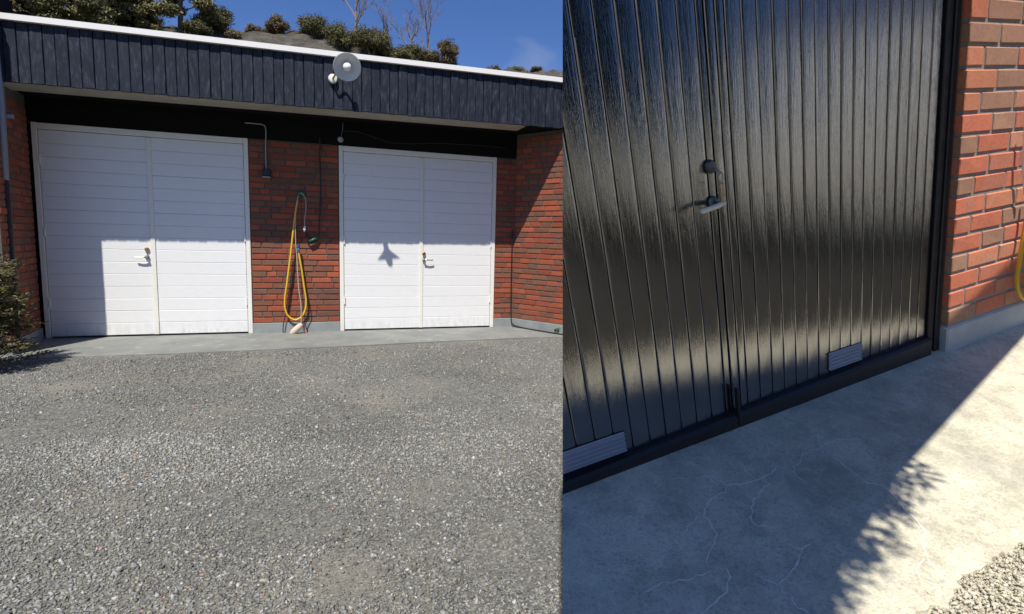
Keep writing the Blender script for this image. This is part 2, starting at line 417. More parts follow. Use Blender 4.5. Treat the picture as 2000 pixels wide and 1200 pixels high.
# foliage ------------------------------------------------------------
def leaves(clumps, n, size, m, name, parent, flat=.5, aspect=1.6, shell=.55):
    """clumps: list of (centre, (rx,ry,rz)); n leaf quads spread through their volume, denser near the skin"""
    k = len(clumps); C = np.array([c[0] for c in clumps], float); Rr = np.array([c[1] for c in clumps], float)
    vol = Rr.prod(1) ** .75; idx = rng.choice(k, n, p=vol / vol.sum())
    d = rng.normal(size=(n, 3)); d /= np.linalg.norm(d, axis=1)[:, None]
    r = (shell + (1 - shell) * rng.random(n)) * rng.choice([1, 1, 1, .6], n)
    P = C[idx] + d * Rr[idx] * (r * rng.uniform(.80, 1.30, n))[:, None]
    nrm = d * .8 + rng.normal(size=(n, 3)) * .7 + np.array([0, 0, flat]); nrm /= np.linalg.norm(nrm, axis=1)[:, None]
    a = np.cross(nrm, rng.normal(size=(n, 3))); a /= np.linalg.norm(a, axis=1)[:, None]; b = np.cross(nrm, a)
    s = size * rng.uniform(.55, 1.35, n)[:, None]
    V = np.stack([P - a * s * aspect * .5, P + b * s * .35 + a * s * .05, P + a * s * aspect * .5, P - b * s * .35 + a * s * .05], 1)
    me = bpy.data.meshes.new(name); me.vertices.add(n * 4); me.vertices.foreach_set('co', V.astype(np.float32).ravel())
    me.loops.add(n * 4); me.loops.foreach_set('vertex_index', np.arange(n * 4, dtype=np.int32)); me.polygons.add(n); me.polygons.foreach_set('loop_start', np.arange(0, n * 4, 4, dtype=np.int32))
    me.update(calc_edges=True)
    tone = np.clip(rng.beta(2, 2, n) * .7 + .3 * rng.random(k)[idx], 0, 1)
    ca = me.color_attributes.new('leaf', 'FLOAT_COLOR', 'POINT'); ca.data.foreach_set('color', np.repeat(np.stack([tone, tone, tone, np.ones(n)], 1), 4, 0).astype(np.float32).ravel())
    me.materials.append(m); o = bpy.data.objects.new(name, me); COL.objects.link(o); setpar(o, parent) if parent else None; return o
def bush(name, base, rx, rz, m, label, group, n=2200, size=.11, cat='bush', nl=9):
    base = Vector(base); root = empty(name, base); tag(root, label, cat, group); cl = []
    cl.append((base + Vector((0, 0, rz * .45)), (rx * .6, rx * .6, rz * .42)))
    for i in range(nl):
        an = random.uniform(0, 6.28); q = random.uniform(.25, .75); h = random.uniform(.2, .85)
        cl.append((base + Vector((math.cos(an) * rx * q, math.sin(an) * rx * q, rz * h * (1.08 - .35 * q))), tuple(rx * random.uniform(.22, .45) * t for t in (1, 1, random.uniform(.6, 1.0)))))
    leaves(cl, n, size, m, 'foliage', root, aspect=2.3, shell=.2)
    mb = MB()
    for i in range(4):
        an = i * 1.6 + random.random(); mb.tube([base + Vector((0, 0, -.3)), base + Vector((math.cos(an) * rx * .2, math.sin(an) * rx * .2, rz * .3)), base + Vector((math.cos(an) * rx * .45, math.sin(an) * rx * .45, rz * .65))], [.05, .035, .012], 5)
    mb.build('stem', M['bark'], root); return root
def branching(mb, p, d, L, r, depth, spread=.55, up=.25, nseg=3, kids=(2, 4), shrink=.66):
    pts = [p]; rs = [r]; q = p.copy(); dd = d.copy()
    for i in range(nseg):
        dd = (dd + Vector((random.gauss(0, .13), random.gauss(0, .13), random.gauss(0, .08) + up * .1))).normalized(); q = q + dd * (L / nseg); pts.append(q.copy()); rs.append(r * (1 - .55 * (i + 1) / nseg))
    mb.tube(pts, rs, 5 if depth > 1 else 4, caps=False)
    if depth <= 0: return
    for k in range(random.randint(*kids)):
        t = random.uniform(.35, 1.0); i = min(int(t * nseg), nseg - 1); st = pts[i].lerp(pts[i + 1], t * nseg - i)
        nd = (dd + Vector((random.gauss(0, spread), random.gauss(0, spread), random.gauss(.1, spread * .5)))).normalized()
        branching(mb, st, nd, L * shrink * random.uniform(.75, 1.15), max(.0045, r * (1 - .55 * t) * .60), depth - 1, spread, up, nseg, kids, shrink)
def bare_tree(base, H, label, depth=4, lean=(0, 0), r=.07):
    base = Vector(base); root = empty('bare_tree', base); tag(root, label, 'tree', 'bare trees on the hill')
    mb = MB(); top = base + Vector((lean[0], lean[1], H * .55)); mb.tube([base + Vector((0, 0, -.4)), base.lerp(top, .5) + Vector((.05, 0, 0)), top], [r, r * .8, r * .55], 6); mb.build('trunk', M['twig'], root)
    mb = MB()
    for k in range(6):
        t = .35 + .65 * k / 5; p = base.lerp(top, t); an = random.uniform(0, 6.28)
        branching(mb, p, Vector((math.cos(an) * .55, math.sin(an) * .55, 1)).normalized(), H * .36, r * .5, depth, .42, .5, 3, (2, 4))
    mb.build('crown', M['twig'], root, fix=False)
def pine(base, H, R, label, n=7000, m='pine', size=.16):
    base = Vector(base); root = empty('pine_tree', base); tag(root, label, 'tree', 'evergreen trees on the hill')
    mb = MB(); mb.tube([base + Vector((0, 0, -.5)), base + Vector((.1, 0, H * .5)), base + Vector((.05, .1, H * .95))], [H * .03, H * .022, H * .006], 7)
    cl = []
    for i in range(34):
        h = random.uniform(.12, 1.0); an = random.uniform(0, 6.28); q = R * (1.15 - .75 * h) * random.uniform(.35, 1.0)
        c = base + Vector((math.cos(an) * q, math.sin(an) * q, H * h)); rr = R * random.uniform(.20, .36); cl.append((c, (rr, rr, rr * .6)))
        if i % 2 == 0: mb.tube([base + Vector((.06, .05, H * h * .85)), c], [H * .009, .012], 4)
    mb.build('trunk', M['bark'], root); leaves(cl, n, size, M[m], 'crown', root, flat=.4, aspect=2.2, shell=.35); return root
def hz(x, y): return hill_z(x, y)
# evergreens at the upper left, closest to the roof
for (px, Y, H, R_, lab) in ((12, 21, 3.6, 1.2, 'darkest evergreen at the far left edge above the roof'), (75, 20.5, 2.9, 1.25, 'second evergreen from the left above the roof'),
                            (140, 21, 3.3, 1.35, 'bushy evergreen, third from the left above the roof'), (205, 21.5, 2.6, 1.2, 'evergreen fourth from the left, its top cut by the sky gap'),
                            (262, 22, 2.1, 1.0, 'low evergreen left of the tall pine'), (350, 22.5, 3.3, 1.35, 'tall green pine left of the open blue sky')):
    x = atY(px, 40, Y).x; pine((x, Y, hz(x, Y) - .4), H * 1.3, R_ * 1.1, lab, 44000, size=.072)
bl = [(285, 23, .8, 1.0, 'juniper', 'rounded bush right under the tall pine on the hill'), (415, 23, .75, 1.05, 'juniper', 'green dome shaped bush beside the bare rock'),
      (385, 22, .5, .6, 'juniper', 'low bush between pine and dome shaped bush'), (455, 22.5, .35, .35, 'brown_leaf', 'small brown scrub in front of the bare rock'),
      (540, 25, .62, .95, 'brown_leaf', 'dark round bush standing alone on the crest'), (572, 25, .22, .45, 'brown_leaf', 'tiny bush just right of the lone round bush'),
      (500, 24, .40, .45, 'brown_leaf', 'flat brown heather left of the lone round bush'), (618, 23, .75, .75, 'juniper', 'wide low juniper left of the bare tree'),
      (668, 22, .7, .95, 'juniper', 'juniper at the foot of the tall bare tree'), (725, 22, .95, 1.1, 'juniper', 'large juniper right behind the round lamp'),
      (775, 22, .7, .75, 'juniper', 'juniper sloping down right of the large one'), (818, 23, .6, .7, 'juniper', 'low juniper under the second bare tree'),
      (878, 23, .55, 1.35, 'brown_leaf', 'upright brown conifer at the right end of the thicket'), (845, 23, .45, .7, 'brown_leaf', 'brown scrub left of the upright brown conifer'),
      (962, 25, .42, .62, 'brown_leaf', 'small round bush on the right part of the crest'), (1015, 25, .55, .50, 'juniper', 'flat bush near the right end of the crest'),
      (935, 25, .35, .30, 'juniper', 'lowest green tuft left of the small round bush'), (1048, 25, .3, .32, 'brown_leaf', 'last small tuft at the right end of the crest')]
for (px, Y, rx, rz, m, lab) in bl:
    x = atY(px, 90, Y).x; bush('hill_bush', (x, Y, hz(x, Y) - .15), rx * 1.35, rz * 1.4, M[m], lab, 'bushes on the hill crest', int(5000 + 22000 * rx * rz), .040, nl=20)
for (px, Y, H, lab, lean, d) in ((692, 23, 3.9, 'tallest bare tree rising behind the round lamp', (.1, 0), 4), (742, 23.5, 2.3, 'short bare tree leaning right beside the tallest one', (.4, 0), 3),
                           (838, 24, 3.3, 'bare tree with upright twigs left of the brown conifer', (-.1, 0), 4), (800, 24, 2.1, 'thin pale bare shrub between two bare trees', (.0, 0), 4), (618, 24.5, 1.2, 'small bare shrub on the crest left of the bare trees', (0, 0), 3)):
    x = atY(px, 90, Y).x; bare_tree((x, Y, hz(x, Y) - .1), H, lab, d, lean, .02 + .017 * H)

# ------------------------------------------------------------------ garage
ZT = 2.46
def tilt(x): return 0.0125 * (x - .1)
garage = empty('garage', (0, 0, 0)); tag(garage, 'low brick garage with two white double doors under a dark navy fascia', 'garage')
# concrete apron
sp = [(-.6, .02), (-.6, -1.12), (.5, -1.17), (1.6, -1.20), (2.7, -1.14), (3.6, -1.08), (4.6, -1.00), (5.6, -.95), (6.6, -1.02), (7.3, -1.1), (7.3, .02)]
o = MB().prism([(x, y, -.12) for x, y in sp], (0, 0, .12)).build('concrete_apron', M['slab']); tag(o, kind='structure')

unit = {}
def unit_brick(Lb, var, hh=.062, dd=.055):
    k = (Lb, var)
    if k not in unit:
        random.seed(hash(k) % 1000); unit[k] = MB().cbox(0, Lb, 0, dd, 0, hh, .004, .0012)
    return unit[k]
bmeshes = {}
def add_brick(parent, origin, dvec, s, z, Lb, mname_tbl, scale=1.0, dz=0):
    base = min((.25, .18, .118), key=lambda q: abs(q - Lb)); var = random.randint(0, 2); m = pick(mname_tbl); key = (base, var, m.name)
    if key not in bmeshes:
        st = random.getstate(); mb = MB().cbox(0, base, 0, .055, 0, .0615, .004, .0022); bmeshes[key] = mb.mesh('brick', m); random.setstate(st)
    o = bpy.data.objects.new('brick', bmeshes[key]); COL.objects.link(o)
    d = Vector((dvec[0], dvec[1], 0)).normalized(); nrm = Vector((d.y, -d.x, 0))      # outward (towards the viewer)
    out = .009 + random.uniform(-.0025, .0025); p = Vector((origin[0], origin[1], 0)) + d * s + nrm * out
    mwl = Matrix(((d.x * Lb / base, -nrm.x, 0, p.x), (d.y * Lb / base, -nrm.y, 0, p.y), (0, 0, 1, z), (0, 0, 0, 1)))
    o.parent = parent; o.matrix_parent_inverse = Matrix.Identity(4); o.matrix_basis = mwl; return o
def brick_face(parent, origin, dvec, length, z0, courses, pitch=.075, tbl=BR, offset=0.0):
    for c in range(courses):
        z = z0 + c * pitch + .006; s = 0.0; first = True
        while s < length - .02:
            Lb = random.choice((.25, .25, .25, .18, .118)) if not first else ((.25, .118, .18)[(c + int(offset)) % 3])
            first = False
            if length - s - Lb < .06: Lb = length - s
            Lb = min(Lb, length - s); Lb = min(Lb, .33)
            add_brick(parent, origin, dvec, s + .0055, z, Lb - .011, tbl); s += Lb
P0 = .13
def wall_core(name, x0, x1, y0=0.0, y1=.25, z0=P0 - .01, z1=2.47): return MB().box(x0, x1, y0, y1, z0, z1).build(name, M['mortar'], garage)
pier = wall_core('pier', 2.215, 3.29, .009); brick_face(pier, (2.215, .009), (1, 0), 1.075, P0, 31)
stub = wall_core('wall_end', 5.468, 5.80, .009); brick_face(stub, (5.468, .009), (1, 0), .30, P0, 31, offset=1)
MB().cbox(2.212, 3.293, -.012, .2, -.05, P0, .004).build('plinth', M['plinth'], garage)
MB().cbox(5.466, 5.79, -.012, .2, -.05, P0, .004).build('plinth', M['plinth'], garage)
# lintel, soffit, back
MB().add([(-.2, -.004, 2.462), (6.3, -.004, 2.462), (6.3, .3, 2.462), (-.2, .3, 2.462), (-.2, -.004, 2.86), (6.3, -.004, 2.94), (6.3, .3, 2.94), (-.2, .3, 2.86)],
         [(0, 3, 2, 1), (4, 5, 6, 7), (0, 1, 5, 4), (1, 2, 6, 5), (2, 3, 7, 6), (3, 0, 4, 7)]).build('lintel', M['black_wood'], garage)
FD = -.80
def tbox(x0, x1, y0, y1, z0, z1):
    mb = MB().box(x0, x1, y0, y1, z0, z1); return mb.xf(lambda v: (v[0], v[1], v[2] + tilt(v[0])))
tbox(-.3, 8.5, FD + .12, -.006, 2.737, 2.77).build('soffit', M['black_wood'], garage)
tbox(-.3, 8.5, FD + .022, .3, 3.2, 3.26).build('roof_deck', M['roof_felt'], garage)
tbox(-.3, 8.5, .31, 6.0, 3.2, 3.26).build('roof_deck', M['roof_felt'], garage)
MB().box(-.3, 8.5, .32, 6.0, -.1, 3.15).build('back_rooms', M['black_wood'], garage)
fas = tbox(-.3, 8.5, FD + .022, FD + .05, 2.74, 3.3).build('fascia', M['black_wood'], garage)
tbox(-.3, 5.62, FD + .026, FD + .40, 2.708, 2.734).build('underside_board', M['grey_board'], garage)
xb = .02; k = 0
fb = {}
while xb < 8.4:
    wd = .1065; pr = (0, .005)[k % 2] + random.uniform(-.0015, .0015)
    mb = MB().cbox(xb + .005 - .004 * (k % 2), xb + wd - .005 + .004 * (k % 2), FD - pr, FD + .02, 2.704 + (k % 2) * .006 + random.uniform(-.0015, .0015), 3.285, .004)
    mb.xf(lambda v: (v[0] + .004 * math.sin(k * 3.1) * (v[2] - 3), v[1], v[2] + tilt(v[0]))); mb.build('board', M['navy'], fas); xb += wd; k += 1
tbox(-.3, 8.5, FD - .045, FD + .16, 3.288, 3.345).build('roof_edge_trim', M['roof_trim'], garage)

def garage_door(x0, x1, xs, hand):
    MB().cbox(x0, x0 + .052, -.012, .09, 0.0, ZT - .0, .004).build('door_frame', M['white_trim'], garage)
    MB().cbox(x1 - .052, x1, -.012, .09, 0.0, ZT - .0, .004).build('door_frame', M['white_trim'], garage)
    MB().cbox(x0 + .053, x1 - .053, -.010, .09, ZT - .070, ZT - .002, .004).build('door_frame', M['white_trim'], garage)
    for side in (0, 1):
        a, b = ((x0 + .055, xs - .003), (xs + .003, x1 - .055))[side]
        leaf = MB().box(a, b, .026, .075, .016, ZT - .073).build('door_leaf', M['white'], garage)
        nb = 16; H = (ZT - .075 - .02) / nb
        for i in range(nb):
            z0 = .02 + i * H; mb = MB().cbox(a + .002, b - .002, -.001 + random.uniform(-.001, .001), .025, z0 + .0006, z0 + H - .0006, .0044); mb.build('board', M['white'], leaf)
        if side == (0 if hand < 0 else 1): hl = leaf
        if side == 1:
            MB().cbox(xs - .022, xs + .028, -.013, -.003, .02, ZT - .08, .003).build('cover_strip', M['white_trim'], leaf)
        for zh in (.42, 1.23, 2.05):     # hinges
            xh = a + .006 if side == 0 else b - .006
            MB().tube([(xh, -.012, zh - .05), (xh, -.012, zh + .05)], .009, 8).build('hinge', M['white_trim'], leaf)
    return hl
hl = garage_door(0.0, 2.2103, 1.13, -1)
def lever(leaf, x, zl, zh, sgn):
    MB().lathe([(0, .0), (.026, .0), (.026, .008), (.020, .014), (0, .014)], (x, -.010, zl), (0, -1, 0), 18).build('lock', M['brass'], leaf, smooth=True)
    MB().lathe([(0, 0), (.024, 0), (.024, .008), (.012, .012), (.011, .045), (0, .045)], (x, -.010, zh), (0, -1, 0), 16).build('handle_rose', M['steel'], leaf, smooth=True)
    MB().tube(spline([(x, -.04, zh), (x + sgn * .03, -.052, zh + .002), (x + sgn * .075, -.052, zh - .001), (x + sgn * .125, -.048, zh + .003)], 6), [.010] * 7 + [.0085] * 12, 10).build('handle', M['steel'], leaf, smooth=True)
    MB().tube([(x, -.02, zl - .01), (x + .004, -.024, zl - .05), (x + .001, -.022, zl - .075)], .004, 6).build('key', M['steel'], leaf)
lever(hl, 1.068, 1.06, .965, -1)
hl = garage_door(3.2948, 5.4642, 4.385, 1)
lever(hl, 4.425, 1.065, .98, 1)

# brick wing on the right, splayed towards the viewer
wing = empty('brick_wing', (0, 0, 0)); tag(wing, 'red brick wing wall right of the narrower white garage door', 'brick wall')
wd = Vector((.50, -.80, 0)).normalized(); wn = Vector((wd.y, -wd.x, 0)); w0 = Vector((5.765, -.0, 0)); WL = 2.3
def wbox(s0, s1, o0, o1, z0, z1):
    mb = MB().cbox(s0, s1, o0, o1, z0, z1, .003); return mb.xf(lambda v: tuple(w0 + wd * v[0] + wn * v[1] + Vector((0, 0, v[2]))))
core = wbox(-.03, WL, -.25, 0, P0 - .01, 2.80).build('wall', M['mortar'], wing)
brick_face(core, (w0.x, w0.y), (wd.x, wd.y), WL, P0 + .0, 35, offset=2)
wbox(.0, WL, -.25, .022, -.05, P0 + .0, ).build('plinth', M['plinth'], wing)
# left wing with its return wall
lw = empty('left_brick_wing', (0, 0, 0)); tag(lw, 'shaded red brick return wall left of the wide white garage door', 'brick wall')
a0 = Vector((.085, -1.0, 0)); a1 = Vector((-.035, 0, 0)); ad = (a1 - a0).normalized(); an = Vector((ad.y, -ad.x, 0)); AL = (a1 - a0).length
mb = MB().box(0, AL, -.5, -.009, P0 - .01, 3.42).xf(lambda v: tuple(a0 + ad * v[0] + an * v[1] + Vector((0, 0, v[2])))); core2 = mb.build('wall', M['mortar'], lw)
brick_face(core2, (a0.x - an.x * .009, a0.y - an.y * .009), (ad.x, ad.y), AL, P0, 33)
MB().box(-3.2, .066, -.985, -.93, -.05, 3.42).build('front_wall', M['mortar'], lw)
fw = MB().box(-3.2, -.6, -.98, -.7, .13, 3.40).build('front_wall_core', M['mortar'], lw)
brick_face(fw, (-1.12, -.992), (1, 0), 1.20, P0, 43)
mb = MB().cbox(0, AL, -.3, .012, -.05, P0, .003).xf(lambda v: tuple(a0 + ad * v[0] + an * v[1] + Vector((0, 0, v[2])))); mb.build('plinth', M['plinth'], lw)
MB().box(-3.3, .03, -1.05, -.3, 3.43, 3.62).build('roof_edge', M['black_wood'], lw)
dp = empty('drainpipe', (.09, -.9, 0)); tag(dp, 'grey drainpipe at the far left under the eaves', 'pipe')
pA = atY(2, 205, -.80); pB = atY(9, 352, -.80)
MB().tube([pA + Vector((-.01, .02, .5)), pA, pB], .036, 12).build('pipe', M['grey_metal'], dp, smooth=True)
MB().tube([pB + Vector((0, 0, .02)), pB, Vector((pB.x + .01, pB.y, .15))], .034, 12).build('lower_pipe', M['black_rubber'], dp, smooth=True)
MB().cbox(pA.x - .01, pA.x + .09, -.79, -.77, atY(8, 226, -.8).z - .02, atY(8, 226, -.8).z + .02, .003).build('bracket', M['grey_metal'], dp)

# ------------------------------------------------------------------ small things on the left
def wall_lamp():
    t = empty('wall_lamp', (3.2, FD, 2.95)); tag(t, 'round grey enamel barn lamp on a short arm on the navy fascia', 'lamp')
    bs = atY(650, 155, FD); sh = atY(678, 131, FD - .31)
    MB().lathe([(0, 0), (.052, 0), (.052, .03), (.045, .045), (.03, .05), (0, .05)], bs, (0, -1, 0), 24).build('base', M['porcelain'], t, smooth=True)
    ax = (Vector(CAM) - sh).normalized(); ax = (ax + Vector((.10, 0, -.22))).normalized()      # opening faces out and down
    bk = sh - ax * .10
    MB().tube(spline([bs + Vector((0, -.045, 0)), bs + Vector((.01, -.10, .0)), bs.lerp(bk, .55) + Vector((0, -.02, .05)), bk + Vector((0, 0, .0))], 8), .011, 8).build('arm', M['brass'], t, smooth=True)
    R_ = .148
    MB().lathe([(.030, -.105), (.034, -.06), (.055, -.045), (R_ * .72, -.020), (R_, 0.0), (R_ + .004, .004), (R_ - .002, .006), (R_ * .70, -.014), (.052, -.036), (.03, -.045)], sh, ax, 40).build('shade', M['enamel'], t, smooth=True)
    prof = [(.028, -.05)] + [(.046 * math.cos(q), .004 + .05 * math.sin(q)) for q in [rad(a) for a in range(-50, 91, 14)]] + [(0, .0542)]
    MB().lathe(prof, sh, ax, 24).build('bulb', M['bulb'], t, smooth=True)
    MB().lathe([(0, -.14), (.03, -.14), (.034, -.105), (.030, -.06)], sh, ax, 20).build('socket', M['enamel_out'], t, smooth=True)
wall_lamp()
Yw = -.02
def wp(x, y, off=0.0): return atY(x, y, Yw - off)
hh = empty('hose_holder', wp(588, 380)); tag(hh, 'small green hook holding the yellow hose on the brick pier', 'hook')
c = wp(588, 379, .0)
MB().cbox(c.x - .045, c.x + .045, -.028, -.005, c.z - .03, c.z + .03, .006).build('plate', M['green_pl'], hh)
MB().tube(spline([(c.x - .03, -.02, c.z - .01), (c.x - .03, -.09, c.z - .012), (c.x - .03, -.11, c.z + .02)], 5), .012, 8).build('hook', M['green_pl'], hh, smooth=True)
pts = [(581, 392), (575, 430), (569, 485), (561, 550), (556, 590), (561, 615), (577, 625), (592, 615), (598, 592), (594, 560), (588, 520), (583, 492)]
hz_ = empty('garden_hose', wp(577, 620)); tag(hz_, 'yellow garden hose hanging in a long loop on the brick pier', 'hose')
P = [wp(x, y, .045 + .012 * math.sin(i * .7)) for i, (x, y) in enumerate(pts)]
MB().tube(spline(P, 8), .0115, 10).build('hose', M['yellow'], hz_, smooth=True)
e = P[-1]; MB().lathe([(0, -.01), (.013, -.01), (.019, .0), (.019, .035), (.014, .04), (.014, .055), (.018, .06), (.017, .09), (0, .092)], e, (-.1, 0, 1), 14).build('coupling', M['blue_pl'], hz_, smooth=True)
cd2 = empty('pale_cord', wp(590, 400)); tag(cd2, 'thin pale cord with a white plug hanging from the green hook', 'cord')
P = [wp(x, y, .06) for x, y in ((588, 640), (588, 600), (583, 560), (580, 510), (577, 460), (578, 410), (582, 384), (589, 378), (595, 386), (598, 402), (595, 430), (595, 446))]
MB().tube(spline(P, 8), .0048, 6).build('cord', M['cord'], cd2, smooth=True)
pp = P[-1]; MB().lathe([(0, .03), (.009, .03), (.016, .0), (.017, -.025), (.006, -.03), (.006, -.045), (0, -.045)], pp, (0.1, 0, 1), 12).build('plug', M['porcelain'], cd2, smooth=True)
fl = empty('foam_float', wp(578, 643)); tag(fl, 'beige foam float lying against the grey plinth under the hose', 'float')
a = wp(568, 654, .10); b = wp(590, 633, .10); ax = (b - a); Lf = ax.length
MB().lathe([(0, 0), (.022, .002), (.036, .02), (.042, .06), (.042, Lf * .6), (.036, Lf - .03), (.018, Lf), (0, Lf)], a, ax, 18).build('body', M['float'], fl, smooth=True)
MB().tube([wp(592, 632, .09), wp(594, 650, .09)], .008, 6).build('tip', M['red_pl'], fl)
bk = empty('black_cable', wp(625, 400)); tag(bk, 'black cable hanging from the lintel in a hook shaped loop on the pier', 'cable')
P = [wp(x, y, .02) for x, y in ((625, 270), (624, 300), (626, 360), (624, 430), (622, 460), (615, 473), (606, 475), (599, 466), (598, 455))]
MB().tube(spline(P, 7), .009, 8).build('cable', M['black_rubber'], bk, smooth=True)
MB().tube([wp(617, 466, .03), wp(604, 472, .03)], .017, 8).build('coupling', M['green_pl'], bk, smooth=True)
bl2 = empty('black_wire', wp(590, 600)); tag(bl2, 'black wire looping around the hose down to the slab', 'wire')
P = [wp(x, y, .03) for x, y in ((584, 490), (592, 540), (602, 590), (604, 615), (597, 634), (600, 648), (594, 655), (575, 657), (556, 655), (553, 640), (558, 610), (566, 560), (572, 510))]
MB().tube(spline(P, 7), .0062, 6).build('wire', M['black_rubber'], bl2, smooth=True)
sb = empty('wall_socket', wp(520, 338)); tag(sb, 'black socket box with a grey conduit on the pier near the wide door', 'socket')
c = wp(521, 338); MB().cbox(c.x - .05, c.x + .05, -.075, -.004, c.z - .045, c.z + .045, .008).build('box', M['black_rubber'], sb)
MB().cbox(c.x - .052, c.x + .045, -.08, -.004, c.z - .062, c.z - .047, .004).build('lid', M['grey_metal'], sb)
P = [wp(x, y, .0) for x, y in ((478, 240), (500, 242), (513, 244), (519, 252), (519, 290), (520, 330))]
MB().tube(spline(P, 6), .0085, 8).build('conduit', M['grey_metal'], sb, smooth=True)
ds = empty('door_sensor', wp(665, 273)); tag(ds, 'small grey sensor at the upper left corner of the narrower door', 'sensor')
c = wp(665, 272, .01); MB().lathe([(0, 0), (.04, 0), (.042, .03), (.032, .05), (0, .055)], c + Vector((0, .02, 0)), (0, -1, -.2), 18).build('body', M['grey_metal'], ds, smooth=True)
MB().tube([c, wp(669, 255, .0), wp(670, 240, .0)], .004, 6).build('wire', M['grey_metal'], ds)
lwr = MB().tube(spline([wp(x, y, .0) for x, y in ((672, 256), (700, 258), (730, 268), (760, 278), (800, 281), (850, 280), (930, 284), (990, 290))], 6), .006, 6).build('lintel_wire', M['dark_metal'], None, smooth=True); tag(lwr, 'thin dark wire sagging along the lintel above the narrower door', 'wire')
# cable on the wing
P = [Vector((5.72, -.03, atY(997, 448, -.03).z)), Vector((5.72, -.03, 1.0)), Vector((5.725, -.03, .5)), Vector((5.735, -.03, .15)), Vector((5.76, -.06, .04)), Vector((5.86, -.22, .012)), Vector((6.0, -.5, .012)), Vector((6.2, -.85, .012)), Vector((6.5, -1.3, .012))]
o = MB().tube(spline(P, 8), .0085, 8).build('ground_cable', M['black_rubber'], None, smooth=True); tag(o, 'black cable running down the inner corner and along the wing plinth', 'cable')
wb = empty('weed', (6.2, -.9, 0)); tag(wb, 'small green weed at the foot of the brick wing', 'plant')
pw = atZ(1094, 652, .0); leaves([((pw.x + .03, pw.y + .02, .05), (.09, .06, .06))], 260, .035, M['weed'], 'foliage', wb)
# juniper at the left edge
def juniper():
    b = Vector((.06, -1.62, 0)); t = empty('juniper_bush', b); tag(t, 'feathery juniper bush at the lower left corner of the garage', 'bush')
    mb = MB(); P = []; T = []
    for k in range(90):
        h = random.uniform(.02, .90); an = random.uniform(-2.6, 2.0); L_ = random.uniform(.28, .50) * (1.15 - .45 * h); d = Vector((math.cos(an), math.sin(an) * .8, random.uniform(.05, .38))).normalized()
        p0 = b + Vector((0, 0, h)); pts = [p0]
        q = p0.copy()
        for i in range(5): q = q + d * L_ / 5; d = (d + Vector((0, 0, .03 - .03 * i))).normalized(); pts.append(q.copy())
        mb.tube(pts, [.010, .009, .007, .005, .004, .002], 4)
        for i in range(170):
            s = random.random() ** .6; j = min(int(s * 5), 4); c = pts[j].lerp(pts[j + 1], s * 5 - j); P.append(c + Vector((random.gauss(0, .028), random.gauss(0, .028), random.gauss(.008, .020)))); T.append((d, random.random()))
    mb.build('branches', M['bark'], t)
    V = []; F = []; tone = []
    for c, (d, r) in zip(P, T):
        ax_ = (d + Vector((random.gauss(0, .5), random.gauss(0, .5), random.gauss(.15, .4)))).normalized() * random.uniform(.018, .036); sd = ax_.orthogonal().normalized(); sd.rotate(Matrix.Rotation(random.uniform(0, 6.28), 3, ax_)); sd *= .0055
        k = len(V); V += [c - sd, c + sd, c + ax_ + sd * .4, c + ax_ - sd * .4]; F.append((k, k + 1, k + 2, k + 3)); tone += [r] * 4
    me = bpy.data.meshes.new('foliage'); me.from_pydata(V, [], F); ca = me.color_attributes.new('leaf', 'FLOAT_COLOR', 'POINT')
    for i, q in enumerate(tone): ca.data[i].color = (q, q, q, 1)
    me.materials.append(M['brown_leaf_j']); o = bpy.data.objects.new('foliage', me); COL.objects.link(o); setpar(o, t)
M['brown_leaf_j'] = leaf_mat('juniper_sprays', (.025, .025, .007), (.07, .066, .018), (.18, .148, .048))
juniper()

# ------------------------------------------------------------------ the second place: black door close to the viewer
KS = 2.4
RU = RW.T @ (np.array([2330, -480, 1100.]) / np.linalg.norm([2330, -480, 1100.]))
RV = -RW.T @ (np.array([634, 2940, 1100.]) / np.linalg.norm([634, 2940, 1100.]))
RWd = RW.T @ (np.array([-308, -425, 1100.]) / np.linalg.norm([-308, -425, 1100.]))
RO = CAM + ray((1846, 690)) * KS / FPX
RM = np.array([RU, RV, RWd]).T
def rs(v): return Vector(RO + RM @ np.array((v[0], v[1], v[2]), float))
CUT = (Vector(CAM), Vector(RW.T @ np.array([1, 0, -.09])).normalized())      # where this place begins on its left side
DOOR = [False]
def door_place(v): return ((v[0] + 2.18) * .9621 - 2.18, 1.113 + (v[1] - 1.113) * .9621, v[2] - .05)
def rb(mb, name, m, parent, smooth=False): return mb.xf((lambda v: rs(door_place(v))) if DOOR[0] else rs).build(name, m, parent, smooth, CUT)

